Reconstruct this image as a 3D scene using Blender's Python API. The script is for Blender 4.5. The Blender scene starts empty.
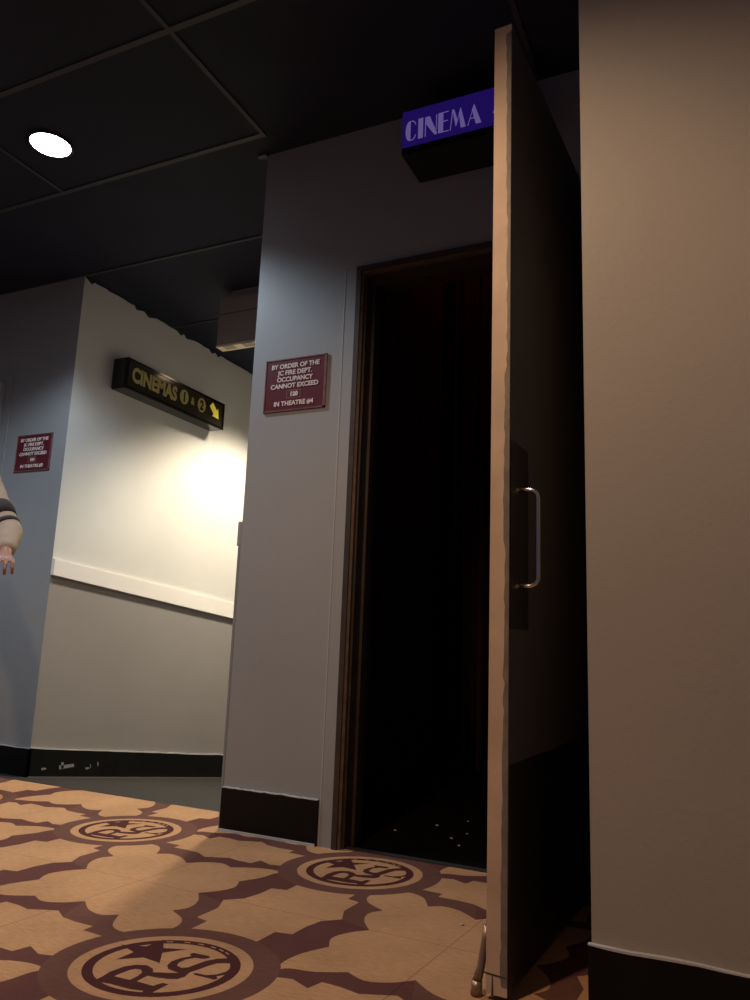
import bpy, bmesh, math, random
from mathutils import Vector, Matrix
from mathutils.geometry import delaunay_2d_cdt
random.seed(7)
PI = math.pi
sc = bpy.context.scene
C = sc.collection

# ------------------------------------------------------------------ camera, world, light, exposure
cd = bpy.data.cameras.new('camera'); cam = bpy.data.objects.new('camera', cd); C.objects.link(cam)
cr, cu, cf = Vector((.9068, .4198, .0374)), Vector((.0438, -.182, .9823)), Vector((-.4192, .8892, .1835))
m = Matrix.Identity(4)
for i in range(3):
    m[i][0], m[i][1], m[i][2] = cr[i], cu[i], -cf[i]
m[0][3], m[1][3], m[2][3] = 0, 0, .76
cam.matrix_world = m
cd.sensor_fit = 'VERTICAL'; cd.sensor_height = 36; cd.lens = .7558 * 36; cd.clip_start = .02
sc.camera = cam
w = bpy.data.worlds.new('dark_foyer'); sc.world = w; w.use_nodes = True
w.node_tree.nodes['Background'].inputs[0].default_value = (.52, .55, 1, 1)
w.node_tree.nodes['Background'].inputs[1].default_value = .065
sc.view_settings.view_transform = 'Standard'; sc.view_settings.look = 'None'
sc.view_settings.gamma = 1; sc.view_settings.use_curve_mapping = False
sc.view_settings.exposure = 0.08
# lamps: (x, y, colour, watts, cone degrees, blend)
COOL_LAMP = (-2.78, 2.20, (.74, .87, 1.0), 88, 138, .35)
WARM_LAMP = (-1.10, .30, (1.0, .68, .44), 138, 149, .45)
RAMP_LAMP = (-2.66, 4.95, (1.0, .88, .66), 430, 127, .45)
LEFT_LAMP = (-4.25, 1.15, (.74, .87, 1.0), 56, 128, .40)

# ------------------------------------------------------------------ materials
def lin(c):
    return tuple(((v/255+.055)/1.055)**2.4 if v/255 > .04045 else v/255/12.92 for v in c) + (1,)
def nt(mat):
    mat.use_nodes = True
    return mat.node_tree, mat.node_tree.nodes['Principled BSDF']
def mat(name, col, rough=.6, metal=0, noise=None, bump=None, spec=.5, emit=None, es=0):
    """noise=(scale, amount, second colour) ; bump=(scale, strength, distance)"""
    M = bpy.data.materials.new(name); t, b = nt(M); N, L = t.nodes, t.links
    b.inputs['Roughness'].default_value = rough; b.inputs['Metallic'].default_value = metal
    b.inputs['Specular IOR Level'].default_value = spec
    b.inputs['Base Color'].default_value = (*col[:3], 1)
    co = N.new('ShaderNodeTexCoord')
    if noise:
        n = N.new('ShaderNodeTexNoise'); n.inputs['Scale'].default_value = noise[0]; n.inputs['Detail'].default_value = 6
        L.new(co.outputs['Object'], n.inputs['Vector'])
        r = N.new('ShaderNodeValToRGB'); r.color_ramp.elements[0].position = .35; r.color_ramp.elements[1].position = .65
        r.color_ramp.elements[0].color = (*col[:3], 1)
        c2 = noise[2] if len(noise) > 2 else tuple(v*(1-noise[1]) for v in col[:3])
        r.color_ramp.elements[1].color = (*c2[:3], 1)
        L.new(n.outputs['Fac'], r.inputs['Fac']); L.new(r.outputs['Color'], b.inputs['Base Color'])
    if bump:
        n2 = N.new('ShaderNodeTexNoise'); n2.inputs['Scale'].default_value = bump[0]; n2.inputs['Detail'].default_value = 4
        L.new(co.outputs['Object'], n2.inputs['Vector'])
        bp = N.new('ShaderNodeBump'); bp.inputs['Strength'].default_value = bump[1]; bp.inputs['Distance'].default_value = bump[2]
        L.new(n2.outputs['Fac'], bp.inputs['Height']); L.new(bp.outputs['Normal'], b.inputs['Normal'])
    if emit:
        b.inputs['Emission Color'].default_value = (*emit[:3], 1); b.inputs['Emission Strength'].default_value = es
    return M

def wall_mat(name, col):
    return mat(name, col, .55, noise=(1.7, .07), bump=(90, .25, .002), spec=.35)
GREY = wall_mat('warm_grey_wall_paint', (.36, .325, .285))
BLUEGREY = wall_mat('blue_grey_wall_paint', (.295, .302, .308))
RAMP_UP = wall_mat('pale_wall_paint', (.62, .60, .57))
RAMP_LOW = wall_mat('lower_wall_paint', (.275, .25, .238))
BLACKP = mat('black_gloss_paint', (.0065, .006, .0055), .45, noise=(9, .3), bump=(30, .2, .002), spec=.2)
CEIL = mat('black_ceiling_paint', (.012, .0165, .036), .85, noise=(3, .25), bump=(60, .3, .002))
BAR = mat('ceiling_grid_bar', (.045, .046, .055), .6)
WHITEP = mat('white_rail_paint', (.80, .76, .72), .4, noise=(5, .05))
CAULK = mat('pale_paint_ridge', (.50, .50, .49), .5)
FRAME = mat('brown_frame_paint', (.050, .034, .026), .45, noise=(14, .35))
FRAME2 = mat('lighter_brown_strip', (.13, .085, .055), .5, noise=(20, .4))  # inner strip, lighter brown than the rest of the frame
DARKFLOOR = mat('dark_rubber_floor', (.021, .016, .013), .85, noise=(45, .6), bump=(180, .5, .003))
DOORP = mat('dark_door_paint', (.115, .11, .105), .5, noise=(3, .12), bump=(70, .15, .001))
KICK = mat('black_kick_plate', (.016, .016, .017), .3, noise=(10, .3))
PUSH = mat('dark_push_plate', (.035, .034, .033), .3)
WOOD = mat('bare_door_edge', (.60, .44, .31), .6, noise=(7, .2), bump=(120, .2, .001))
CHIP = mat('chipped_grey_edge_paint', (.20, .17, .135), .6, noise=(30, .3))
CHROME = mat('brushed_chrome', (.72, .66, .58), .22, 1)
MAROON = mat('maroon_plastic', (.115, .012, .022), .35, noise=(30, .15))
MAROON2 = mat('lighter_maroon_edge', (.22, .09, .09), .4, noise=(40, .4))  # sign border, lighter maroon than the plate
LETTER = mat('cream_lettering', (.72, .62, .58), .5)
SIGNBLK = mat('black_sign_case', (.010, .009, .008), .12)
FACEBLK = mat('dark_sign_face', (.035, .028, .018), .10)
YELLOW = mat('dull_yellow_lettering', (.42, .34, .10), .4)
YELLOWB = mat('bright_yellow_arrow', (.85, .70, .06), .4, emit=(1, .8, .08), es=.18)
BLUEF = mat('glowing_blue_panel', (.02, .01, .12), .3, emit=(.045, .016, .36), es=.20)
LILAC = mat('glowing_lilac_lettering', (.4, .35, .6), .4, emit=(.36, .28, .80), es=.24)
BEIGEBOX = mat('beige_metal_box', (.30, .265, .24), .5, noise=(4, .08))
CREAM = mat('cream_vent_strip', (.75, .62, .42), .5)
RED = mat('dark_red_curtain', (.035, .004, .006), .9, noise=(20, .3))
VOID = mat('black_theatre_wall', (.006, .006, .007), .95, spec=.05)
LENS = mat('lamp_lens', (.9, .9, .9), .3, emit=(.86, .93, 1), es=28)
LENSW = mat('warm_lamp_lens', (.9, .9, .9), .3, emit=(1, .72, .45), es=10)
SKIN = mat('skin', (.30, .13, .085), .5)
BEIGEC = mat('beige_cloth', (.33, .235, .165), .85, noise=(25, .12), bump=(25, .5, .006))
DARKC = mat('dark_brown_cloth', (.018, .010, .009), .85)
TROUS = mat('charcoal_cloth', (.03, .03, .035), .9)
HAIR = mat('dark_hair', (.02, .014, .01), .6)
SHOE = mat('black_leather', (.015, .015, .015), .4)

# ------------------------------------------------------------------ helpers
def obj(name, bm, mats, parent=None, smooth=False, bevel=0):
    me = bpy.data.meshes.new(name)
    if bevel:
        bmesh.ops.bevel(bm, geom=list(bm.edges), offset=bevel, segments=2, affect='EDGES', clamp_overlap=True)
    bmesh.ops.recalc_face_normals(bm, faces=bm.faces[:])
    bm.to_mesh(me); bm.free()
    for x in (mats if isinstance(mats, (list, tuple)) else [mats]):
        me.materials.append(x)
    if smooth:
        for p in me.polygons: p.use_smooth = True
    o = bpy.data.objects.new(name, me); C.objects.link(o)
    if parent: o.parent = parent
    return o
def thing(name, label, cat, loc=(0, 0, 0), rz=0, group=None):
    o = bpy.data.objects.new(name, None); C.objects.link(o); o.location = loc; o.rotation_euler = (0, 0, rz)
    o.empty_display_size = .05
    return tag(o, label, cat, group)
def tag(o, label, cat, group=None):
    o['label'] = label; o['category'] = cat
    if group: o['group'] = group
    return o
def struct(name, bm, mats, parent=None, **k):
    o = obj(name, bm, mats, parent, **k)
    if parent is None: o['kind'] = 'structure'
    return o
def box(bm, a, b, mi=0):
    x0, y0, z0 = a; x1, y1, z1 = b
    v = [bm.verts.new(p) for p in ((x0,y0,z0),(x1,y0,z0),(x1,y1,z0),(x0,y1,z0),(x0,y0,z1),(x1,y0,z1),(x1,y1,z1),(x0,y1,z1))]
    fs = []
    for q in ((3,2,1,0),(4,5,6,7),(0,1,5,4),(1,2,6,5),(2,3,7,6),(3,0,4,7)):
        f = bm.faces.new([v[i] for i in q]); f.material_index = mi; fs.append(f)
    return v
def bx(a, b, mi=0):
    bm = bmesh.new(); box(bm, a, b, mi); return bm
def prism(bm, pts, fn, d0, d1, mi=0):
    """extrude the polygon pts (u,v) between depths d0 and d1; fn(u,v,d) -> point"""
    A = [bm.verts.new(fn(u, v, d0)) for u, v in pts]; B = [bm.verts.new(fn(u, v, d1)) for u, v in pts]
    n = len(pts)
    for f in ([bm.faces.new(A), bm.faces.new(B[::-1])] + [bm.faces.new((A[i], B[i], B[(i+1) % n], A[(i+1) % n])) for i in range(n)]):
        f.material_index = mi
def tube(bm, path, r, seg=12, caps=True):
    path = [Vector(p) for p in path]; rings = []
    up = Vector((0.123, .456, .881)).normalized()
    for i, p in enumerate(path):
        t = (path[min(i+1, len(path)-1)] - path[max(i-1, 0)]).normalized()
        a = t.cross(up).normalized(); b = t.cross(a)
        rr = r[i] if isinstance(r, (list, tuple)) else r
        rings.append([bm.verts.new(p + a*rr*math.cos(2*PI*k/seg) + b*rr*math.sin(2*PI*k/seg)) for k in range(seg)])
    for A, B in zip(rings, rings[1:]):
        for k in range(seg): bm.faces.new((A[k], A[(k+1) % seg], B[(k+1) % seg], B[k]))
    if caps: bm.faces.new(rings[0][::-1]); bm.faces.new(rings[-1])
def jag(u0, u1, n, base, amp, up=1):
    """points of a ragged line between u0 and u1"""
    return [(u0+(u1-u0)*i/n, base+up*amp*abs(random.gauss(0, 1))*.6) for i in range(n+1)]
def arc(cx, cy, rx, ry, a0, a1, n=20):
    return [(cx+rx*math.cos(math.radians(a0+(a1-a0)*i/n)), cy+ry*math.sin(math.radians(a0+(a1-a0)*i/n))) for i in range(n+1)]
def text_mesh(name, s, size, mtx, material, parent, bold=0.0, align='CENTER', sx=1.0):
    cu_ = bpy.data.curves.new('txt', 'FONT'); cu_.body = s; cu_.size = size; cu_.align_x = align
    cu_.extrude = .0006; cu_.offset = bold; cu_.resolution_u = 4
    tmp = bpy.data.objects.new('txt', cu_); C.objects.link(tmp)
    dg = bpy.context.evaluated_depsgraph_get(); dg.update()
    me = bpy.data.meshes.new_from_object(tmp.evaluated_get(dg)); bpy.data.objects.remove(tmp)
    me.transform(Matrix.Diagonal((sx, 1, 1, 1))); me.transform(mtx)
    me.materials.clear(); me.materials.append(material)
    o = bpy.data.objects.new(name, me); C.objects.link(o); o.parent = parent
    return o

YM, XM0, H = 2.655, -1.875, 2.985        # main wall plane, its free end, ceiling height
XR, YL = -3.634, 3.25                    # ramp wall plane, left wall plane
YC = 2.905                               # where the patterned carpet stops
def ramp_z(y):
    P = [(YC, -.02), (3.25, -.067), (5.1, -.327), (9, -.87)]
    for (a, za), (b, zb) in zip(P, P[1:]):
        if y <= b: return za + (zb-za)*(y-a)/(b-a)

# ------------------------------------------------------------------ carpet (the floor)
A0 = Vector((-1.231, 1.551)); E1 = Vector((1.015, 0)); E2 = Vector((.070, .904))
R1 = [(-0.0796, -0.129), (-0.0782, -0.1124), (-0.0817, -0.0821), (-0.0736, -0.0438), (-0.0561, -0.0232), (-0.0325, -0.0137), (-0.0082, -0.0224), (0.0032, -0.0365), (0.0123, -0.0312), (0.0349, -0.0213), (0.0574, -0.0089), (0.0736, -0.0010), (0.0799, -0.0203), (0.0736, -0.0359), (0.0583, -0.0448), (0.0309, -0.0528), (0.0047, -0.056), (0.0035, -0.0893), (0.0489, -0.0891), (0.0568, -0.0676), (0.0732, -0.0658), (0.0709, -0.0952), (0.0683, -0.1283), (0.0524, -0.1332), (0.0472, -0.1178), (0.0178, -0.1259), (-0.0376, -0.1279), (-0.065, -0.1338)]
RC = [(-0.0571, -0.0945), (-0.0553, -0.0805), (-0.0506, -0.0556), (-0.0426, -0.0426), (-0.0298, -0.0392), (-0.0174, -0.0486), (-0.0132, -0.0665), (-0.0142, -0.091), (-0.0242, -0.0928)]
S1 = [(0.0107, 0.086), (0.014, 0.0972), (0.03, 0.0974), (0.0555, 0.1005), (0.0654, 0.0953), (0.0606, 0.0834), (0.0524, 0.0786), (0.0355, 0.0749), (0.0223, 0.0564), (0.0197, 0.0326), (0.0266, 0.0193), (0.0443, 0.0143), (0.0547, 0.0256), (0.0605, 0.0479), (0.0676, 0.0741), (0.0824, 0.0963), (0.1047, 0.1139), (0.1316, 0.0923), (0.1132, 0.0859), (0.0984, 0.0746), (0.0887, 0.0515), (0.081, 0.0215), (0.0747, 0.0053), (0.0799, -0.0203), (0.0588, -0.0106), (0.0437, -0.0087), (0.0213, -0.0051), (0.0067, 0.0077), (0.0001, 0.0299), (0.0066, 0.0561), (0.0209, 0.0782)]
S2 = [(0.0844, 0.0027), (0.09, 0.0101), (0.1147, 0.0122), (0.1334, 0.0272), (0.1433, 0.0496), (0.1400, 0.0752), (0.1580, 0.0551), (0.1512, 0.0335), (0.1397, 0.0187), (0.1493, 0.0082), (0.145, 0.0017), (0.116, 0.0008), (0.0927, -0.0006)]
ST = [(-0.1011, 0.1245), (-0.0671, 0.0823), (-0.0112, 0.1059), (-0.0507, 0.059), (-0.0167, 0.0095), (-0.0702, 0.0153), (-0.1171, -0.0258), (-0.1121, 0.0272), (-0.1696, 0.0456), (-0.1093, 0.0688)]
DASH = []
for a in (122, 107, 94, 81, 71, 62):
    c_, t_ = Vector((.9075*.1675*math.cos(math.radians(a-25))+.42*-.1435*math.sin(math.radians(a-25)), .42*.1675*math.cos(math.radians(a-25))+.9075*.1435*math.sin(math.radians(a-25)))), Vector((-math.sin(math.radians(a)), math.cos(math.radians(a))))
    n_ = Vector((t_.y, -t_.x))
    DASH.append([tuple(c_+t_*s*.008+n_*q*.0022) for s, q in ((-1,-1),(1,-1),(1,1),(-1,1))])
def spline(pts, corners, n=4):                          # closed Catmull-Rom outline that keeps the listed corners sharp
    out = []; N_ = len(pts)
    for i in range(N_):
        p0, p1, p2, p3 = (Vector(pts[(i+k) % N_]) for k in (-1, 0, 1, 2))
        if i in corners: p0 = p1
        if (i+1) % N_ in corners: p3 = p2
        for k in range(n):
            t = k/n
            out.append(tuple(.5*((2*p1)+(p2-p0)*t+(2*p0-5*p1+4*p2-p3)*t*t+(3*p1-p0-3*p2+p3)*t*t*t)))
    return out
UQ = [(.338, .308), (.283, .314), (.222, .300), (.155, .263), (.102, .284), (.045, .262), (.002, .223), (-.055, .266), (-.112, .279),
      (-.154, .254), (-.192, .318), (-.239, .341), (-.290, .330), (-.318, .302)]
WQ = [(-y, -x) for x, y in UQ][::-1][1:]                # mirror over the NW-SE diagonal, NW apex -> SW tip
up = UQ + WQ
SQ = [(y, x) for x, y in up][1:-1][::-1]                # mirror over the NE-SW diagonal
QF0 = up + SQ
_c = []
for k_, p_ in enumerate(QF0):
    for q_ in ((.338, .308), (.155, .263), (.002, .223), (-.154, .254)):
        for t_ in (q_, (-q_[1], -q_[0]), (q_[1], q_[0]), (-q_[0], -q_[1])):
            if abs(p_[0]-t_[0])+abs(p_[1]-t_[1]) < .004: _c.append(k_)
QF = spline(QF0, set(_c))
hv = [(.104, .29), (.108, .180), (.151, .170), (.152, .083), (.183, .020), (.143, -.020), (.132, -.078), (.133, -.142), (.087, -.152), (.089, -.29)]
EV = [(x, y+.010) for x, y in hv + [(-x, -y) for x, y in hv]]
hh_ = [(.028, .137), (.078, .107), (.130, .100), (.192, .100), (.190, .068), (.300, .060), (.300, -.070), (.212, -.093), (.160, -.070), (.147, -.113), (.100, -.112), (.050, -.102)]
EH = hh_ + [(-x, -y) for x, y in hh_]
RX, RY = 1.045, .895                                    # the woven rings are slightly oval
def oval(r, a):
    u, v = RX*r*math.cos(a), RY*r*math.sin(a)
    return (.9075*u-.42*v, .42*u+.9075*v)
CIRC = [[oval(r, 2*PI*k/n) for k in range(n)] for r, n in ((.149, 56), (.1725, 64), (.201, 64), (.262, 72))]
def inside(p, poly):
    x, y = p; c = False; j = len(poly)-1
    for i in range(len(poly)):
        xi, yi = poly[i]; xj, yj = poly[j]
        if (yi > y) != (yj > y) and x < (xj-xi)*(y-yi)/(yj-yi)+xi: c = not c
        j = i
    return c
def shear(pts): return [(x+y*E2.x/E2.y, y) for x, y in pts]
EVs = shear(EV)
def carpet_index(p):                                    # 0 tan, 1 band brown, 2 ring brown, 3 dark logo
    d = Vector(p)-A0
    j = d.y/E2.y; i = (d.x - j*E2.x)/E1.x
    best = min(((d-(E1*a+E2*b)).length, a, b) for a in (math.floor(i), math.floor(i)+1) for b in (math.floor(j), math.floor(j)+1))
    r, a, b = best; q = d-(E1*a+E2*b)
    r = math.hypot((.9075*q.x+.42*q.y)/RX, (-.42*q.x+.9075*q.y)/RY)
    if r < .262:
        for D in DASH:
            if inside(q, D): return 0
        if inside(q, ST): return 3
        if r < .149:
            if (inside(q, R1) and not inside(q, RC)) or inside(q, S1) or inside(q, S2): return 3
            return 0
        if r < .1725: return 3
        if r < .201: return 0
        return 2
    cc = (math.floor(i)+.5, math.floor(j)+.5)
    if inside(d-(E1*cc[0]+E2*cc[1]), QF): return 0
    for a in (math.floor(i), math.floor(i)+1):
        if inside(d-(E1*a+E2*cc[1]), EVs): return 0
    for b in (math.floor(j), math.floor(j)+1):
        if inside(d-(E1*cc[0]+E2*b), EH): return 0
    q = d-(E1*cc[0]+E2*cc[1])
    for x, y in ((q.x, q.y), (-q.y, -q.x), (-q.x, -q.y), (q.y, q.x)):
        if y > abs(x)*.9 and x < .002-.33*(y-.223): return 2
    return 1
FX0, FX1, FY0 = -5.2, 2.2, -1.2
V, Ed = [], []
def addpoly(pts):
    n0 = len(V); V.extend(Vector(p) for p in pts); n = len(pts)
    Ed.extend((n0+k, n0+(k+1) % n) for k in range(n))
addpoly([(FX0, FY0), (FX1, FY0), (FX1, YM+.02), (XM0+.05, YM+.02), (XM0+.05, YC), (FX0, YC)])
for a in range(-5, 5):
    for b in range(-4, 3):
        o_ = A0 + E1*a + E2*b
        if -5.6 < o_.x < 2.6 and -1.6 < o_.y < 3.3:
            for c in CIRC: addpoly([(o_.x+x, o_.y+y) for x, y in c])
            for c in DASH + [ST, R1, RC, S1, S2]: addpoly([(o_.x+x, o_.y+y) for x, y in c])
        for off, sh in ((E1*.5+E2*.5, QF), (E2*.5, EVs), (E1*.5, EH)):
            p_ = o_+off
            if -5.6 < p_.x < 2.6 and -1.6 < p_.y < 3.3:
                addpoly([(p_.x+x, p_.y+y) for x, y in sh])
                if sh is QF:
                    for l in ((.005, .213, -.030, .325),):
                        for f in (lambda x, y: (x, y), lambda x, y: (-y, -x), lambda x, y: (-x, -y), lambda x, y: (y, x)):
                            n0 = len(V); V.extend((Vector(f(l[0], l[1]))+p_, Vector(f(l[2], l[3]))+p_)); Ed.append((n0, n0+1))
cv, ce, cfc, _, _, _ = delaunay_2d_cdt(V, Ed, [], 0, 1e-5)
def carpet_mat(name, col, amt):
    M = bpy.data.materials.new(name); t, b = nt(M); N, L = t.nodes, t.links
    b.inputs['Roughness'].default_value = .95; b.inputs['Specular IOR Level'].default_value = .1
    co = N.new('ShaderNodeTexCoord')
    mp = N.new('ShaderNodeMapping'); mp.inputs['Scale'].default_value = (30, 190, 30); L.new(co.outputs['Object'], mp.inputs[0])
    n1 = N.new('ShaderNodeTexNoise'); n1.inputs['Scale'].default_value = 1; n1.inputs['Detail'].default_value = 5; L.new(mp.outputs[0], n1.inputs['Vector'])
    n2 = N.new('ShaderNodeTexNoise'); n2.inputs['Scale'].default_value = 3.2; n2.inputs['Detail'].default_value = 5; L.new(co.outputs['Object'], n2.inputs['Vector'])
    add = N.new('ShaderNodeMath'); add.operation = 'ADD'; L.new(n1.outputs[0], add.inputs[0]); L.new(n2.outputs[0], add.inputs[1])
    r = N.new('ShaderNodeValToRGB'); r.color_ramp.elements[0].position = .25; r.color_ramp.elements[1].position = .75
    sc_ = N.new('ShaderNodeMath'); sc_.operation = 'MULTIPLY'; sc_.inputs[1].default_value = .5; L.new(add.outputs[0], sc_.inputs[0])
    L.new(sc_.outputs[0], r.inputs['Fac'])
    r.color_ramp.elements[0].color = tuple(c*(1-amt) for c in col)+(1,); r.color_ramp.elements[1].color = tuple(min(1, c*(1+amt)) for c in col)+(1,)
    # tile seams: lines through the middle of every repeat
    sep = N.new('ShaderNodeSeparateXYZ'); L.new(co.outputs['Object'], sep.inputs[0])
    def mth(op, a, bb):
        k = N.new('ShaderNodeMath'); k.operation = op
        for s, v in zip(k.inputs, (a, bb)):
            if isinstance(v, (int, float)): s.default_value = v
            else: L.new(v, s)
        return k.outputs[0]
    jj = mth('DIVIDE', mth('SUBTRACT', sep.outputs[1], A0.y), E2.y)
    ii = mth('DIVIDE', mth('SUBTRACT', mth('SUBTRACT', sep.outputs[0], A0.x), mth('MULTIPLY', jj, E2.x)), E1.x)
    def seam(v):
        f = mth('ABSOLUTE', mth('SUBTRACT', mth('FRACT', v, 0), .5), 0)
        return mth('LESS_THAN', f, .0022)
    sm = mth('MAXIMUM', seam(ii), seam(jj))
    mx = N.new('ShaderNodeMixRGB'); mx.blend_type = 'MULTIPLY'
    L.new(mth('MULTIPLY', sm, .38), mx.inputs[0]); L.new(r.outputs[0], mx.inputs[1]); mx.inputs[2].default_value = (.3, .25, .25, 1)
    L.new(mx.outputs[0], b.inputs['Base Color'])
    bp = N.new('ShaderNodeBump'); bp.inputs['Strength'].default_value = .5; bp.inputs['Distance'].default_value = .003
    L.new(n1.outputs[0], bp.inputs['Height']); L.new(bp.outputs[0], b.inputs['Normal'])
    return M
CARP = [carpet_mat('carpet_tan', (.47, .265, .138), .36), carpet_mat('carpet_plum_brown', (.120, .048, .042), .2),
        carpet_mat('carpet_ring_brown', (.140, .064, .050), .34), carpet_mat('carpet_dark_plum', (.075, .024, .024), .12)]
bm = bmesh.new(); bvs = [bm.verts.new((v.x, v.y, 0)) for v in cv]
for f in cfc:
    c = sum((cv[i] for i in f), Vector((0, 0)))/len(f)
    if c.y > YC or (c.y > YM+.02 and c.x > XM0+.05): continue
    try: F = bm.faces.new([bvs[i] for i in f])
    except ValueError: continue
    F.material_index = carpet_index(c)
for v in [v for v in bm.verts if not v.link_faces]: bm.verts.remove(v)
for F in bm.faces:
    if F.normal.z < 0: F.normal_flip()
me = bpy.data.meshes.new('floor'); bm.to_mesh(me); bm.free()
for x in CARP: me.materials.append(x)
fl = bpy.data.objects.new('floor', me); C.objects.link(fl); fl['kind'] = 'structure'

# ramp floor, the nosing where the carpet stops, the theatre floor
bm = bmesh.new()
ys = [YC+.012, 3.25, 5.1, 7.5]
L_ = [bm.verts.new((-5.2 if i < 2 else XR-.1, y, ramp_z(y))) for i, y in enumerate(ys)]; R_ = [bm.verts.new((-1.80, y, ramp_z(y))) for y in ys]
for i in range(3): bm.faces.new((L_[i], R_[i], R_[i+1], L_[i+1]))
struct('floor_ramp', bm, DARKFLOOR)
struct('trim_1', bx((-5.2, YC, -.05), (XM0, YC+.014, -.001)), BLACKP)
struct('trim_2', bx((-1.34, YM+.021, -.02), (-.41, YM+.05, .004)), mat('threshold_metal', (.03, .028, .026), .6))
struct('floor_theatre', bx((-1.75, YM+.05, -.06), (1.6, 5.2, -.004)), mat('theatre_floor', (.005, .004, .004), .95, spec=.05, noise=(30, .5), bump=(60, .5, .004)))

# ------------------------------------------------------------------ walls
DX0, DX1, DZ = -1.345, -.425, 2.30       # the opening
bm = bmesh.new()
box(bm, (XM0, YM, -.05), (DX0, YM+.16, H)); box(bm, (DX0, YM, DZ), (DX1, YM+.16, H)); box(bm, (DX1, YM, -.05), (-.284, YM+.16, H))
box(bm, (XM0, YM+.16, -1), (XM0+.14, 7.5, H))          # its return along the ramp corridor
struct('wall_main', bm, BLUEGREY)
bm = bmesh.new(); box(bm, (-.284, 1.715, -.05), (2.2, YM, H)); struct('wall_right', bm, GREY)
bm = bmesh.new(); box(bm, (-5.2, YL, -.4), (XR-.0004, YL+.12, H)); struct('wall_left', bm, BLUEGREY)
# ramp wall: pale paint above the rail, darker below, the change lies behind the rail
def rail_top(y): return 1.171 - .0845*(y-YL)
def rail_bot(y): return 1.072 - .0975*(y-YL)
bm = bmesh.new()
yy = [YL, 7.5]
def quadx(x, pts, mi):
    f = bm.faces.new([bm.verts.new((x, y, z)) for y, z in pts]); f.material_index = mi
quadx(XR, [(YL, rail_bot(YL)+.05), (7.5, rail_bot(7.5)+.05), (7.5, H), (YL, H)], 0)
quadx(XR, [(YL, -.5), (7.5, -1), (7.5, rail_bot(7.5)+.05), (YL, rail_bot(YL)+.05)], 1)
struct('wall_ramp', bm, [RAMP_UP, RAMP_LOW])
struct('wall_side', bx((-5.3, -1.2, -.4), (-5.2, YL+.12, H)), BLUEGREY)
struct('wall_back', bx((XR-.1, 7.5, -1), (XM0+.14, 7.6, H)), RAMP_LOW)
# chair rail along the ramp
bm = bmesh.new()
prism(bm, [(YL-.004, rail_bot(YL)), (7.5, rail_bot(7.5)), (7.5, rail_top(7.5)), (YL-.004, rail_top(YL))], lambda u, v, d: (d, u, v), XR, XR+.024)
struct('trim_3', bm, WHITEP, bevel=.003)

# baseboards with ragged painted tops, the pale ridge of wall paint along each
def bb_x(name, x0, x1, y, z0, z1, th=.012, face=-1, n=26):
    top = jag(x0, x1, n, z1-.002, .003)
    bm = bmesh.new(); prism(bm, [(x0, z0), (x1, z0)] + top[::-1], lambda u, v, d: (u, d, v), y, y+face*th)
    o = struct(name, bm, BLACKP)
    bm = bmesh.new(); t2 = [(u, v+.0015+.003*random.random()) for u, v in top]
    prism(bm, [(u, v-.0005) for u, v in top] + t2[::-1], lambda u, v, d: (u, d, v), y, y+face*(th+.0004))
    r_ = obj('paint_ridge', bm, CAULK, o); return o
bb_x('baseboard_main', XM0-.001, -1.437, YM, 0, .164)
struct('trim_4', bx((XM0-.002, YM-.018, 0), (-1.440, YM-.0125, .009)), CAULK)
bb_x('baseboard_right', -.290, 2.2, 1.715, 0, .172, n=60)
bb_x('baseboard_left', -5.2, XR+.012, YL, ramp_z(YL)-.06, .088, n=30)
# ramp baseboard follows the slope
bm = bmesh.new()
def rb_top(y): return .088-.1325*(y-YL)
tp = [(YL-.012+(7.5-YL)*i/50, rb_top(YL+(7.5-YL)*i/50)+.004*abs(random.gauss(0, 1))*.6) for i in range(51)]
prism(bm, [(YL-.012, ramp_z(YL)-.08), (7.5, ramp_z(7.5)-.08)] + tp[::-1], lambda u, v, d: (d, u, v), XR, XR+.012)
for (a, z), (b_, z2) in (((3.33, -.026), (3.365, -.034)), ((3.46, -.030), (3.575, -.046)), ((3.475, -.012), (3.495, -.045)), ((3.67, -.066), (3.70, -.074)), ((3.765, -.045), (3.775, -.066)), ((3.705, -.050), (3.712, -.070))):
    prism(bm, [(a, z), (b_, z-.003), (b_+.004, z2-.004), (a+.006, z2-.006)], lambda u, v, d: (d, u, v), XR+.011, XR+.0128, 1)
o = struct('baseboard_ramp', bm, [BLACKP, mat('scuffed_undercoat', (.22, .21, .20), .6)])
bm = bmesh.new(); prism(bm, [(u, v-.0005) for u, v in tp] + [(u, v+.004+.004*random.random()) for u, v in tp][::-1], lambda u, v, d: (d, u, v), XR, XR+.0135)
obj('paint_ridge', bm, CAULK, o)
# a dark bead of sealant dust along the ramp edge
bm = bmesh.new(); prism(bm, [(YL-.01, ramp_z(YL)-.02), (7.5, ramp_z(7.5)-.02), (7.5, ramp_z(7.5)+.006), (YL-.01, ramp_z(YL)+.006)], lambda u, v, d: (d, u, v), XR+.012, XR+.018)
struct('trim_5', bm, mat('dusty_sealant', (.12, .11, .10), .8))

# ragged black ceiling paint running onto the pale ramp wall
bm = bmesh.new(); low = []
yv = YL
while yv < 7.45:
    low.append((yv, H - .010 - .007*random.random() - (.022 if random.random() < .12 else 0))); yv += .02+.07*random.random()
prism(bm, [(7.5, H), (YL, H)] + low + [(7.5, H-.01)], lambda u, v, d: (d, u, v), XR+.0005, XR+.002)
struct('trim_6', bm, CEIL)
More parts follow.
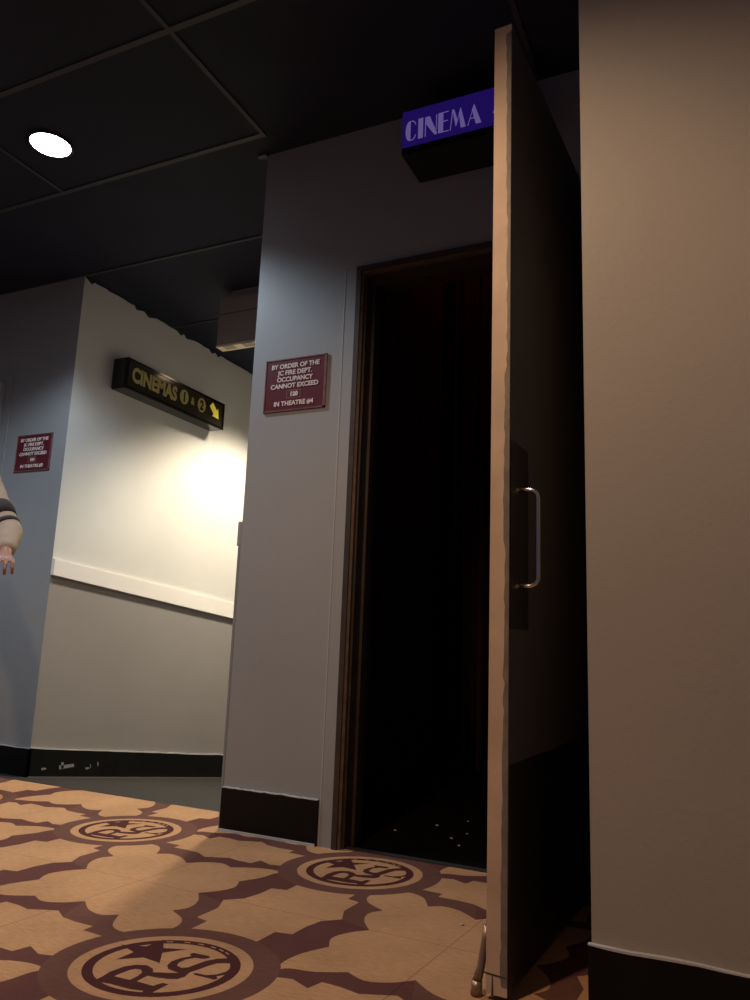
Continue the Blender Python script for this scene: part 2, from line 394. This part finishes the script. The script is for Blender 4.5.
# corner guard and casings
struct('trim_7', bx((XM0-.014, YM-.001, 0), (XM0-.0005, YM+.05, 1.135)), wall_mat('guard_paint', (.23, .25, .27)), bevel=.002)
bm = bmesh.new(); box(bm, (-1.429, YM-.004, 0), (-1.370, YM-.0005, 2.319), 0); box(bm, (-1.4295, YM-.0052, .0), (-1.4262, YM-.001, 2.319), 1)
struct('trim_8', bm, [BLUEGREY, mat('light_seam_paint', (.42, .43, .44), .4)])

# door frame round the opening
bm = bmesh.new()
def frame(bm, x0, x1, ztop, wv, y0, y1, mi):
    box(bm, (x0-wv, y0, 0), (x0, y1, ztop+wv), mi); box(bm, (x1, y0, 0), (x1+wv, y1, ztop+wv), mi); box(bm, (x0, y0, ztop), (x1, y1, ztop+wv), mi)
frame(bm, -1.350, -.415, 2.297, .022, YM-.014, YM+.02, 0)
frame(bm, -1.338, -.427, 2.285, .012, YM-.006, YM+.05, 1)
frame(bm, -1.330, -.435, 2.277, .012, YM+.012, YM+.17, 0)
frame(bm, -1.318, -.447, 2.265, .013, YM+.07, YM+.11, 0)
struct('door_frame', bm, [FRAME, FRAME2])

# left theatre door seen edge-on at the picture's border
bm = bmesh.new(); box(bm, (-4.170, YL-.007, 0), (-4.162, YL, 2.385)); struct('trim_9', bm, BLUEGREY)
bm = bmesh.new(); box(bm, (-4.285, YL-.03, -.06), (-4.238, YL, 2.335)); box(bm, (-5.2, YL-.03, 2.29), (-4.285, YL, 2.335))
d2 = struct('door_2', bm, wall_mat('pale_frame_paint', (.42, .42, .42)), bevel=.003)
obj('door_slab', bx((-5.19, YL-.02, -.05), (-4.29, YL-.001, 2.285)), DOORP, d2)
hbm = bmesh.new(); tube(hbm, [(-4.40, YL-.02, .9), (-4.40, YL-.07, .9), (-4.40, YL-.07, 1.14), (-4.40, YL-.02, 1.14)], .009); obj('handle', hbm, CHROME, d2, smooth=True)

# ------------------------------------------------------------------ ceiling
bm = bmesh.new(); box(bm, (-5.3, -1.2, H), (2.2, YM+.16, H+.08)); box(bm, (-5.3, YM+.16, H), (XM0+.14, 7.6, H+.08)); struct('ceiling', bm, CEIL)
bm = bmesh.new()
for y in (-.04, .60, 1.24, 1.875, 2.515): box(bm, (-5.2, y-.012, H-.006), (-1.8 if y == 2.515 else (-.284 if y > 1.7 else 2.2), y+.012, H-.0005))
for x in (-4.25, -3.03, -1.81, -.60, .61): box(bm, (x-.010, -1.2, H-.0062), (x+.010, 2.515 if x < -1.7 else (2.64 if x < -.3 else 1.7), H-.0007))
box(bm, (-5.2, 3.262-.02, H-.008), (XM0-.002, 3.262-.014+.012, H-.0005)); box(bm, (XR, 4.10, H-.007), (XM0-.001, 4.116, H-.0005))
struct('trim_10', bm, BAR)
struct('trim_11', bx((-1.915, 2.625, H-.016), (XM0+.006, 2.65, H-.001)), BAR)

# ------------------------------------------------------------------ theatre interior behind the doorway
bm = bmesh.new()
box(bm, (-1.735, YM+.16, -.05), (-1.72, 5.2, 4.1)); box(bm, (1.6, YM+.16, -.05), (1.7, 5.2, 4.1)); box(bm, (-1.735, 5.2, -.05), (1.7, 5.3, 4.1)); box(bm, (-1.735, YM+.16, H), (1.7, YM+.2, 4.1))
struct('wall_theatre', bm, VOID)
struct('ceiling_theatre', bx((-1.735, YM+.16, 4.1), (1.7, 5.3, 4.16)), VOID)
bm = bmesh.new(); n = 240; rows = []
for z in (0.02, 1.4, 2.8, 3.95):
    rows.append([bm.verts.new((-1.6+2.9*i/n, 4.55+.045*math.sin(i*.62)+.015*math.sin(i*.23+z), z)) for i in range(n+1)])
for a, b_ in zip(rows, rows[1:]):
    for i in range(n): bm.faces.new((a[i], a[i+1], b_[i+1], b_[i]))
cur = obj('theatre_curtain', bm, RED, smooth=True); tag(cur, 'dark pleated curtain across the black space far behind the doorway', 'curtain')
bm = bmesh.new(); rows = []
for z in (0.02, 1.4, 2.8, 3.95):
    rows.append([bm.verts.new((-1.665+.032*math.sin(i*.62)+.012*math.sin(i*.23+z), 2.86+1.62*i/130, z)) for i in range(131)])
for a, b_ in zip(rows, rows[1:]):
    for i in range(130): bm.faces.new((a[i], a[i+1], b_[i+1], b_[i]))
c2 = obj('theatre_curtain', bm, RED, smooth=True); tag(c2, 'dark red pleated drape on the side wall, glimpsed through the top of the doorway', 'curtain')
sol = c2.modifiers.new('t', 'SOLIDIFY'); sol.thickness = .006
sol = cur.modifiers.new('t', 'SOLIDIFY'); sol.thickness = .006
ld = bpy.data.lights.new('added_red_glow', 'POINT'); ld.energy = 2.2; ld.color = (1, .10, .10); ld.shadow_soft_size = .1  # added unseen red light, so the curtains show a faint red
lo = bpy.data.objects.new('added_red_glow', ld); C.objects.link(lo); lo.location = (-1.15, 3.9, 3.7)

# ------------------------------------------------------------------ lamps
def downlight(x, y, col, watts, cone, blend, label, lens):
    t = thing('recessed_downlight', label, 'ceiling light', (x, y, H))
    bm = bmesh.new(); n = 36; prof = [(.100, -.001), (.104, -.010), (.092, -.012), (.088, -.004), (.088, .0)]
    R = [[bm.verts.new((r*math.cos(2*PI*k/n), r*math.sin(2*PI*k/n), z)) for k in range(n)] for r, z in prof]
    for a, b_ in zip(R, R[1:]):
        for k in range(n): bm.faces.new((a[k], a[(k+1) % n], b_[(k+1) % n], b_[k]))
    obj('trim_ring', bm, SIGNBLK, t, smooth=True)
    bm = bmesh.new(); c_ = bm.verts.new((0, 0, -.014)); r_ = [bm.verts.new((.089*math.cos(2*PI*k/n), .089*math.sin(2*PI*k/n), -.006)) for k in range(n)]
    for k in range(n): bm.faces.new((c_, r_[k], r_[(k+1) % n]))
    obj('lens', bm, lens, t, smooth=True)
    l = bpy.data.lights.new('lamp_beam', 'SPOT'); l.energy = watts; l.color = col; l.spot_size = math.radians(cone); l.spot_blend = blend; l.shadow_soft_size = .15 if y > 4 else .06
    o = bpy.data.objects.new('lamp_beam', l); C.objects.link(o); o.parent = t; o.location = (0, 0, -.055)
downlight(*COOL_LAMP, 'bright round white downlight recessed in the black ceiling at upper left', LENS)
downlight(*WARM_LAMP, 'warm round downlight in the black ceiling nearest the open door', LENSW)
downlight(*LEFT_LAMP, 'round white downlight in the black ceiling farthest to the left', LENS)
downlight(*RAMP_LAMP, 'warm round downlight in the ceiling over the sloping ramp corridor', LENSW)

# ------------------------------------------------------------------ the open door
door = thing('theatre_door', 'tall dark door standing open, its bare tan edge towards the foyer', 'door', (-.4205, YM-.012, 0), math.radians(-3.4))
WD, TH, Z0, Z1 = .876, .049, .012, 2.442
bm = bmesh.new(); box(bm, (-TH, -WD, Z0), (0, 0, Z1)); obj('slab', bm, DOORP, door, bevel=.002)
# bare wood strip over the free edge, with the remains of grey paint along its right side
bm = bmesh.new()
for i in range(1):
    prism(bm, [(-TH+.0005, Z0+.0005), (-.0005, Z0+.0005), (-.0005, Z1-.0005), (-TH+.0005, Z1-.0005)], lambda u, v, d: (u, d, v), -WD-.002, -WD+.001, 0)
# split at the foot
prism(bm, [(-.036, .010), (-.031, .010), (-.0325, .05), (-.0345, .05)], lambda u, v, d: (u, d, v), -WD-.0028, -WD-.001, 1)
prism(bm, [(-.054, .052), (-.004, .050), (-.004, .053), (-.054, .055)], lambda u, v, d: (u, d, v), -WD-.0028, -WD-.001, 1)
obj('bare_edge', bm, [WOOD, mat('dark_split', (.06, .04, .03), .8)], door)
bm = bmesh.new(); left = []; z = Z0+.02
while z < Z1-.02:
    k = .5+.5*math.sin(z*2.6+1.1); base = -.008-.007*k
    if 1.0 < z < 1.45: base -= .006
    left.append((base+random.gauss(0, .0012), z)); z += .02
prism(bm, [(-.0006, Z1-.02), (-.0006, Z0+.02)] + left, lambda u, v, d: (u, d, v), -WD-.0026, -WD-.001)
obj('chipped_paint', bm, CHIP, door)['label'] = 'ragged grey paint left along the bare door edge'
obj('kick_plate', bx((.0, -WD+.004, .02), (.0025, -.03, .492)), KICK, door, bevel=.0008)['label'] = 'black kick plate'
obj('push_plate', bx((.0, -WD+.004, .802), (.002, -WD+.145, 1.262)), PUSH, door, bevel=.0006)
bm = bmesh.new(); hy = -WD+.036
path = []
for (cx, cz, a0, a1) in ((.037, 1.117, 90, 0), (.037, .925, 0, -90)):
    for i in range(9):
        a = math.radians(a0+(a1-a0)*i/8); path.append((cx+.022*math.cos(a), hy, cz+.022*math.sin(a)))
path = [(.001, hy, 1.139)] + path + [(.001, hy, .903)]
tube(bm, path, .0058, 14); h = obj('pull_handle', bm, CHROME, door, smooth=True)
for zz in (1.139, .903):
    bm = bmesh.new(); tube(bm, [(.0015, hy, zz), (.0055, hy, zz)], .0085, 20); obj('rosette', bm, CHROME, h)
# flip-down holder at the foot of the far face
hold = obj('door_holder', bx((-TH-.006, -WD+.012, .055), (-TH, -WD+.045, .155)), mat('dull_bronze', (.34, .24, .17), .38, .7), door, bevel=.002)
bm = bmesh.new(); tube(bm, [(-TH-.010, -WD+.030, .138), (-TH-.013, -WD+.026, .105), (-TH-.018, -WD+.016, .055), (-TH-.023, -WD+.006, .028)], [.0075, .008, .009, .0105], 14)
obj('holder_arm', bm, bpy.data.materials['dull_bronze'], hold, smooth=True)
bm = bmesh.new(); tube(bm, [(-TH-.023, -WD+.006, .030), (-TH-.024, -WD+.004, .001)], [.012, .013], 16); obj('foot', bm, bpy.data.materials['dull_bronze'], hold, smooth=True)
for z in (.3, 1.2, 2.15):
    bm = bmesh.new(); tube(bm, [(.006, .006, z-.05), (.006, .006, z+.05)], .007, 12); obj('hinge', bm, CHROME, door, smooth=True)

# ------------------------------------------------------------------ signs
MW = lambda x, y, z: Matrix(((1, 0, 0, x), (0, 0, -1, y), (0, 1, 0, z), (0, 0, 0, 1)))       # text on a wall facing -Y
RW = lambda x, y, z: Matrix(((0, 0, 1, x), (1, 0, 0, y), (0, 1, 0, z), (0, 0, 0, 1)))        # text on a wall facing +X
def plate(x0, y, z0, number, hall, label):
    W, Hh = .303, .236
    t = thing('occupancy_sign', label, 'sign', (x0+W/2, y, z0))
    obj('plate', bx((-W/2, -.005, 0), (W/2, 0, Hh)), MAROON, t, bevel=.0015)
    bm = bmesh.new()
    for a, b_ in (((-W/2-.001, 0), (W/2+.001, .006)), ((-W/2-.001, Hh-.004), (W/2+.001, Hh+.001)), ((-W/2-.001, .0), (-W/2+.004, Hh)), ((W/2-.010, .0), (W/2+.001, Hh))):
        box(bm, (a[0], -.0068, a[1]), (b_[0], -.001, b_[1]))
    obj('lighter_border', bm, MAROON2, t)
    for s, z, sz in (('BY ORDER OF THE', .193, .0285), ('JC FIRE DEPT.', .163, .0285), ('OCCUPANCY', .133, .0285), ('CANNOT EXCEED', .103, .0285), (number, .065, .0265), ('IN THEATRE ' + hall, .024, .0285)):
        text_mesh('lettering', s, sz, MW(-.002, -.0062, z), LETTER, t, bold=.0014 if s == number else .0009, sx=1.0)
    bm = bmesh.new()
    for a, b_ in (((-.038, .056), (.030, .0575)), ((-.038, .0905), (.030, .092)), ((-.038, .056), (-.0365, .092)), ((.0285, .056), (.030, .092))):
        box(bm, (a[0], -.0058, a[1]), (b_[0], -.004, b_[1]))
    obj('number_box', bm, mat('number_box_line', (.36, .22, .21), .5), t)
plate(-1.802, YM, 1.715, '120', '#4', 'maroon occupancy sign for theatre four, on the grey wall beside the open doorway')
plate(-4.050, YL, 1.718, '100', '#3', 'maroon occupancy sign for theatre three, on the far left blue-grey wall')

# CINEMA light box above the doorway (deco lettering cut by hand)
cx0, cx1, cy0, cz0, cz1 = -1.100, -.62, 2.451, 2.652, 2.840
t = thing('cinema_light_box', 'blue glowing light box with lilac deco lettering mounted above the doorway', 'sign', (cx0, YM, cz0))
LB = lambda x, y, z: (x-cx0, y-YM, z-cz0)
obj('case', bx(LB(cx0, cy0+.004, cz0), LB(cx1, YM, cz1)), SIGNBLK, t, bevel=.003)
obj('face_panel', bx(LB(cx0+.002, cy0, cz0+.029), LB(cx1-.002, cy0+.004, cz1-.002)), BLUEF, t)
zb, hh = 2.7035, .087
def glyph(polys):
    bm = bmesh.new()
    for P in polys: prism(bm, [(x-cx0, zb-cz0+v*hh) for x, v in P], lambda u, v, d: (u, d, v), cy0-YM-.0015, cy0-YM)
    obj('letter', bm, LILAC, t)
def cres(xc, xl, xr):
    L1 = [(xc-.001, v) for v in (.0, 1.0)]
    left = [(xc+(xl-xc)*math.sin(PI*k/10)**.75, .5+.5*math.cos(PI*k/10)) for k in range(11)]
    return [left]
glyph(cres(-1.0615, -1.082, 0) + [[(-1.0595, 1), (-1.050, .99), (-1.042, .90), (-1.038, .74), (-1.0405, .74), (-1.045, .88), (-1.0525, .955), (-1.0595, .965)],
                                  [(-1.0595, 0), (-1.0595, .035), (-1.0525, .045), (-1.045, .12), (-1.0405, .26), (-1.038, .26), (-1.042, .10), (-1.050, .01)]])
glyph([[(-1.0285, 0), (-1.0085, 0), (-1.0085, 1), (-1.0285, 1)]])
glyph([[(-1.0, 0), (-.9968, 0), (-.9968, .98), (-1.0, .98)], [(-.9955, .98), (-.9805, .98), (-.9510, .12), (-.9510, .0), (-.960, .0), (-.9955, .62)], [(-.9540, .25), (-.9508, .25), (-.9508, .98), (-.9540, .98)]])
glyph([[(-.9450, 0), (-.9245, 0), (-.9245, 1), (-.9450, 1)], [(-.9235, 0), (-.9010, 0), (-.9010, .035), (-.9235, .035)], [(-.9235, .965), (-.9030, .965), (-.9030, 1), (-.9235, 1)], [(-.9235, .52), (-.9055, .52), (-.9055, .555), (-.9235, .555)]])
glyph([[(-.8965, 0), (-.8935, 0), (-.8860, .86), (-.8885, .98)], [(-.8880, 1), (-.8800, .98), (-.8655, .40), (-.8735, .12)], [(-.8650, .40), (-.8560, .97), (-.8535, 1), (-.8330, 0), (-.8530, 0), (-.8600, .70), (-.8710, .15)]])
glyph([[(-.8255, 0), (-.8228, 0), (-.8020, .90), (-.8005, 1)], [(-.8000, 1), (-.7710, 0), (-.7925, 0), (-.8090, .70)], [(-.8170, .30), (-.7960, .30), (-.7960, .335), (-.8165, .335)]])
glyph([[(-.7265, .30), (-.6905, .30), (-.6905, .36), (-.7185, .36), (-.6980, .95), (-.7000, 1)], [(-.6950, 0), (-.6780, 0), (-.6780, 1), (-.6950, 1)]])

# CINEMAS 1 & 2 sign on the ramp wall
sy0, sy1, sz0, sz1, sd = 3.560, 4.628, 2.325, 2.535, .120
t = thing('ramp_wall_sign', 'long black box sign with yellow lettering and arrow on the pale ramp wall', 'sign', (XR, sy0, sz0))
SB = lambda x, y, z: (x-XR, y-sy0, z-sz0)
obj('case', bx(SB(XR, sy0, sz0), SB(XR+sd, sy1, sz1)), SIGNBLK, t, bevel=.006)
bm = bmesh.new(); W_ = sy1-sy0; h_ = sz1-sz0
for (a, b_) in (((0, 0), (W_, .020)), ((0, h_-.018), (W_, h_)), ((0, .020), (.020, h_-.018)), ((W_-.020, .020), (W_, h_-.018))):
    box(bm, (sd-.002, a[0], a[1]), (sd+.008, b_[0], b_[1]))
obj('rim', bm, SIGNBLK, t, bevel=.003)
obj('face', bx((sd-.001, .019, .019), (sd+.001, W_-.019, h_-.017)), FACEBLK, t)
FX = sd+.0012
text_mesh('lettering', 'CINEMAS', .136, RW(FX, .058, .066), YELLOW, t, bold=.0058, align='LEFT', sx=.80)
text_mesh('lettering', '&', .075, RW(FX, .668, .094), YELLOW, t, bold=.002, align='LEFT', sx=.8)
for s, y in (('1', .590), ('2', .792)):
    bm = bmesh.new(); prism(bm, arc(y, .120, .047, .054, 0, 350, 35), lambda u, v, d: (d, u, v), FX-.0004, FX+.0006); dd = obj('number_disc', bm, YELLOW, t)
    text_mesh('numeral', s, .098, RW(FX+.0012, y, .086), FACEBLK, dd, bold=.0045, sx=.85)
bm = bmesh.new(); aw = Vector((.094, -.085)).normalized(); an = Vector((-aw.y, aw.x)); o_ = Vector((.905, .162))
P = [o_+an*.026, o_+aw*.072+an*.026, o_+aw*.072+an*.050, o_+aw*.135, o_+aw*.072-an*.050, o_+aw*.072-an*.026, o_-an*.026]
prism(bm, [tuple(p) for p in P], lambda u, v, d: (d, u, v), FX-.0004, FX+.0008); obj('arrow', bm, YELLOWB, t)['label'] = 'bright yellow arrow pointing down to the right'
bm = bmesh.new(); tube(bm, [(.075, W_*.5, h_-.002), (.075, W_*.5, h_+.012)], .012, 14); obj('mounting_bolt', bm, SIGNBLK, t)

# beige unit hung from the ceiling in the corridor
t = thing('ceiling_unit', 'flat beige metal box with a pale slotted underside hanging in the dark corridor', 'ceiling unit', (-2.95, 3.75, 2.60))
obj('body', bx((0, 0, .008), (.90, .075, .335)), BEIGEBOX, t, bevel=.004)
obj('seam_cover', bx((-.003, -.003, .215), (.903, .078, .222)), mat('dark_seam', (.12, .105, .10), .6), t)  # darker strip along the box's horizontal seam
obj('bracket', bx((.075, .02, .335), (.85, .065, .385)), BEIGEBOX, t, bevel=.003)
bm = bmesh.new(); box(bm, (.0, .0, -.006), (.90, .075, .008), 0)
for k in range(6): box(bm, (.05+.145*k, -.001, -.0075), (.13+.145*k, .055, -.005), 1)
obj('slotted_underside', bm, [CREAM, mat('vent_slot', (.35, .28, .2), .6)], t)['label'] = 'cream slotted strip on the underside'

# wall switch on the end of the grey wall
t = thing('wall_switch', 'small pale switch plate on the free end of the grey wall', 'switch', (XM0, YM+.038, 1.19))
obj('plate', bx((-.024, -.036, -.053), (0, .036, .053)), BLUEGREY, t, bevel=.003)
obj('toggle', bx((-.030, -.006, -.012), (-.0235, .006, .008)), CAULK, t, bevel=.001)

# litter
def crumb(x, y, s, lab, grp=None):
    bm = bmesh.new(); bmesh.ops.create_icosphere(bm, subdivisions=1, radius=s)
    for v in bm.verts: v.co *= .7+.6*random.random()
    for v in bm.verts: v.co.z *= .5
    o = obj('popcorn_crumb', bm, mat('crumb', (.42, .38, .32), .7) if not bpy.data.materials.get('crumb') else bpy.data.materials['crumb']); o.location = (x, y, s*.45)
    tag(o, lab, 'crumb', grp)
crumb(-.707, 2.167, .006, 'single white crumb lying on the tan carpet near the open door')
for x, y in ((-1.28, 3.03), (-1.043, 3.04), (-1.165, 3.21), (-1.076, 3.36), (-1.008, 3.14), (-.98, 2.95)):
    crumb(x, y, .0055+.003*random.random(), 'tiny pale crumb on the dark floor just inside the doorway', 'crumbs inside the doorway')

# ------------------------------------------------------------------ person at the left border
def skin_body(name, joints, edges, mats, parent, sub=2):
    me = bpy.data.meshes.new(name); me.from_pydata([j[:3] for j in joints], edges, []); me.materials.append(mats)
    o = bpy.data.objects.new(name, me); C.objects.link(o); o.parent = parent
    s = o.modifiers.new('s', 'SKIN'); s.use_smooth_shade = True
    for k, j in enumerate(joints):
        r = j[3]; me.skin_vertices[0].data[k].radius = (r, r) if not isinstance(r, tuple) else r
    me.skin_vertices[0].data[0].use_root = True
    u = o.modifiers.new('u', 'SUBSURF'); u.levels = u.render_levels = sub
    dg = bpy.context.evaluated_depsgraph_get(); dg.update()
    m2 = bpy.data.meshes.new_from_object(o.evaluated_get(dg)); o.modifiers.clear(); o.data = m2
    m2.materials.clear(); m2.materials.append(mats)
    for p in m2.polygons: p.use_smooth = True
    return o
# local frame: person faces fwd, its left arm (camera right) towards side
fwd, side = Vector((.75, -.66, 0)).normalized(), Vector((.66, .75, 0)).normalized()
sh = Vector((-3.262, 2.45, 1.475)); cen = sh - side*.185; cen.z = 0
def PB(s, f, z): return cen + side*s + fwd*f + Vector((0, 0, z))
el = Vector((-3.000, 2.42, 1.187)); wr = Vector((-2.835, 2.28, 1.075)); hd = Vector((-2.775, 2.225, 1.040))
def fused(name, chains, material, parent, voxel=.01, smooth_n=4):
    """one continuous skin round tapering limbs; a chain is a list of (point, radius or (across, deep))"""
    vs, fs = [], []; US, VS = 18, 10
    unit = [Vector((0, 0, 1))] + [Vector((math.sin(PI*v/VS)*math.cos(2*PI*u/US), math.sin(PI*v/VS)*math.sin(2*PI*u/US), math.cos(PI*v/VS))) for v in range(1, VS) for u in range(US)] + [Vector((0, 0, -1))]
    uf = [(0, 1+u, 1+(u+1) % US) for u in range(US)] + [(1+v*US+u, 1+(v+1)*US+u, 1+(v+1)*US+(u+1) % US, 1+v*US+(u+1) % US) for v in range(VS-2) for u in range(US)] \
        + [(1+(VS-2)*US+u, 1+(VS-1)*US, 1+(VS-2)*US+(u+1) % US) for u in range(US)]
    def ell(p, r):
        a, b = (r, r) if not isinstance(r, tuple) else r
        c = Vector(loc(p)); n0 = len(vs); h = min(a, b)
        vs.extend(c + side*(v.x*a) + fwd*(v.y*b) + Vector((0, 0, v.z*h)) for v in unit)
        fs.extend(tuple(n0+k for k in f) for f in uf)
    for ch in chains:
        for k, (p, r) in enumerate(ch):
            ell(p, r)
            if k + 1 < len(ch):
                q, r2 = ch[k+1]; n = max(2, int((Vector(q)-Vector(p)).length/(.22*min(min(r) if isinstance(r, tuple) else r, min(r2) if isinstance(r2, tuple) else r2))))
                ra = r if isinstance(r, tuple) else (r, r); rb = r2 if isinstance(r2, tuple) else (r2, r2)
                for t in range(1, n):
                    t /= n; ell(Vector(p).lerp(Vector(q), t), (ra[0]+(rb[0]-ra[0])*t, ra[1]+(rb[1]-ra[1])*t))
    me = bpy.data.meshes.new(name); me.from_pydata(vs, [], fs); me.materials.append(material)
    o = bpy.data.objects.new(name, me); C.objects.link(o); o.parent = parent
    rm = o.modifiers.new('r', 'REMESH'); rm.mode = 'VOXEL'; rm.voxel_size = voxel; rm.use_smooth_shade = True
    sm = o.modifiers.new('s', 'SMOOTH'); sm.iterations = smooth_n; sm.factor = .5
    dg = bpy.context.evaluated_depsgraph_get(); dg.update()
    m2 = bpy.data.meshes.new_from_object(o.evaluated_get(dg)); o.modifiers.clear(); o.data = m2
    m2.materials.clear(); m2.materials.append(material)
    for p in m2.polygons: p.use_smooth = True
    return o
per = thing('person', 'person in a beige jacket at the left border, only the bent arm in view', 'person', tuple(cen))
def loc(v): return tuple(Vector(v)-cen)
def hand(w, h, th):
    """palm, four unequal curled fingers and a thumb; th = +1 / -1 puts the thumb on either side"""
    d = (h-w).normalized(); sd = d.cross(Vector((0, 0, 1))).normalized(); u = sd.cross(d); out = []
    for b in (.75, .25, -.25, -.75): out.append([(w, .022), (h+sd*b*.036*.9-d*.012, .0125)])
    out.append([(w+d*.035+sd*.016, .016), (h+sd*.024-d*.012, .013), (h-sd*.024-d*.012, .013), (w+d*.035-sd*.016, .016)])
    for b, L_f in ((.75, .066), (.25, .078), (-.25, .072), (-.75, .056)):
        b0 = h + sd*b*.046*(1 if th > 0 else -1)
        out.append([(b0-d*.01, .0094), (b0+d*L_f*.45+sd*b*.006-u*.004, .0084), (b0+d*L_f*.80+sd*b*.009-u*.022, .0078), (b0+d*L_f*.82+sd*b*.010-u*.044, .0070)])
    out.append([(w+d*.02+sd*.018*th, .015), (w+d*.045+sd*.042*th-u*.008, .012), (w+d*.078+sd*.050*th-u*.018, .010)])
    return out
hd = wr + (hd-wr).normalized()*.085
rs, re_, rw = PB(-.185, 0, 1.425), PB(-.235, -.02, 1.14), PB(-.215, .09, .90)
rh = rw + (rw-re_).normalized()*.085
shj = sh-Vector((0, 0, .03))
leg = lambda q: [(PB(.085*q, 0, .90), (.088, .088)), (PB(.095*q, .015, .52), .056), (PB(.097*q, -.02, .34), .056), (PB(.10*q, -.01, .09), .036), (PB(.10*q, .03, .045), .034), (PB(.108*q, .17, .028), (.036, .022))]
fused('body', [[(PB(0, 0, .96), (.135, .095)), (PB(0, 0, 1.14), (.115, .082)), (PB(0, 0, 1.33), (.145, .095)), (PB(0, -.01, 1.44), (.09, .07)), (PB(0, 0, 1.53), .052), (PB(0, .015, 1.62), (.058, .066)), (PB(0, .012, 1.69), (.073, .088)), (PB(0, .0, 1.735), (.074, .086))],
       [(PB(0, .075, 1.60), (.030, .022)), (PB(0, .060, 1.62), .045)],
       [(PB(0, .092, 1.672), .009), (PB(0, .108, 1.645), .013)],
       [(PB(-.026, .092, 1.607), .009), (PB(.026, .092, 1.607), .009)],
       [(PB(.10, 0, 1.42), .060), (shj, .050), (el, .038), (wr, .025)], [(PB(-.10, 0, 1.42), .060), (rs, .050), (re_, .038), (rw, .025)],
       leg(1), leg(-1)] + hand(wr, hd, 1) + hand(rw, rh, -1), SKIN, per, .005, 2)
fo = el.lerp(wr, .80)
fused('jacket', [[(PB(-.045, 0, .87), (.135, .135)), (PB(.045, 0, .87), (.135, .135))], [(PB(0, 0, .90), (.180, .138)), (PB(0, 0, 1.14), (.158, .120)), (PB(0, 0, 1.33), (.172, .128)), (PB(0, -.01, 1.43), (.12, .095))],
      [(PB(.09, 0, 1.43), .080), (sh, .070), (sh.lerp(el, .6), .060), (el, .062), (fo, .043)], [(PB(-.09, 0, 1.43), .080), (rs, .070), (re_, .058), (re_.lerp(rw, .85), .043)]], BEIGEC, per, .011, 3)
bm = bmesh.new(); tube(bm, [loc(PB(.066*math.cos(a/12*PI), -.005+.066*math.sin(a/12*PI), 1.520-.015*math.sin(a/12*PI))) for a in range(25)], .019, 10); obj('collar', bm, BEIGEC, per, smooth=True)
tl = lambda q: [(PB(.082*q, 0, .86), (.088, .098)), (PB(.095*q, .012, .52), .074), (PB(.10*q, -.005, .10), .062)]
fused('trousers', [[(PB(0, 0, .95), (.150, .108)), (PB(0, 0, .90), (.155, .112))], tl(1), tl(-1)], TROUS, per, .011, 3)
a_ = sh.lerp(el, .56); b_ = sh.lerp(el, .78)
bm = bmesh.new(); tube(bm, [loc(a_), loc(sh.lerp(el, .66)), loc(b_)], [.060, .067, .062], 24); obj('sleeve_band', bm, DARKC, per, smooth=True)['label'] = 'dark band round the beige sleeve'
a_ = sh.lerp(el, .86); bm = bmesh.new(); tube(bm, [loc(a_), loc(sh.lerp(el, .92))], .0625, 24); obj('cuff_line', bm, DARKC, per, smooth=True)
for s in (.10, -.10):
    skin_body('shoe', [loc(q)+(r,) for q, r in ((PB(s, -.03, .05), (.048, .048)), (PB(s, .06, .045), (.046, .044)), (PB(s*1.05, .17, .036), (.044, .034)), (PB(s*1.08, .22, .032), (.034, .028)))], [(0,1),(1,2),(2,3)], SHOE, per)
fused('hair', [[(PB(0, -.030, 1.655), (.074, .066)), (PB(0, -.020, 1.735), (.080, .090)), (PB(0, -.012, 1.762), (.070, .082))]], HAIR, per, .006, 3)
def face_bit(nm, s, f, z, r, mt, sc_=(1, 1, 1)):
    bm = bmesh.new(); bmesh.ops.create_uvsphere(bm, u_segments=14, v_segments=10, radius=r)
    for v in bm.verts:
        v.co = Vector(loc(PB(s, f, z))) + side*v.co.x*sc_[0] + fwd*v.co.y*sc_[1] + Vector((0, 0, v.co.z*sc_[2]))
    obj(nm, bm, mt, per, smooth=True)
EYE = mat('eye_white', (.45, .43, .41), .4)
for s in (.030, -.030): face_bit('eye', s, .0775, 1.675, .0115, EYE); face_bit('iris', s, .0862, 1.675, .0052, HAIR)
face_bit('mouth', 0, .093, 1.615, .017, mat('lips', (.25, .07, .06), .5), (1.3, .6, .4))
for s in (.074, -.074): face_bit('ear', s, .015, 1.665, .018, SKIN, (.5, 1, 1.6))
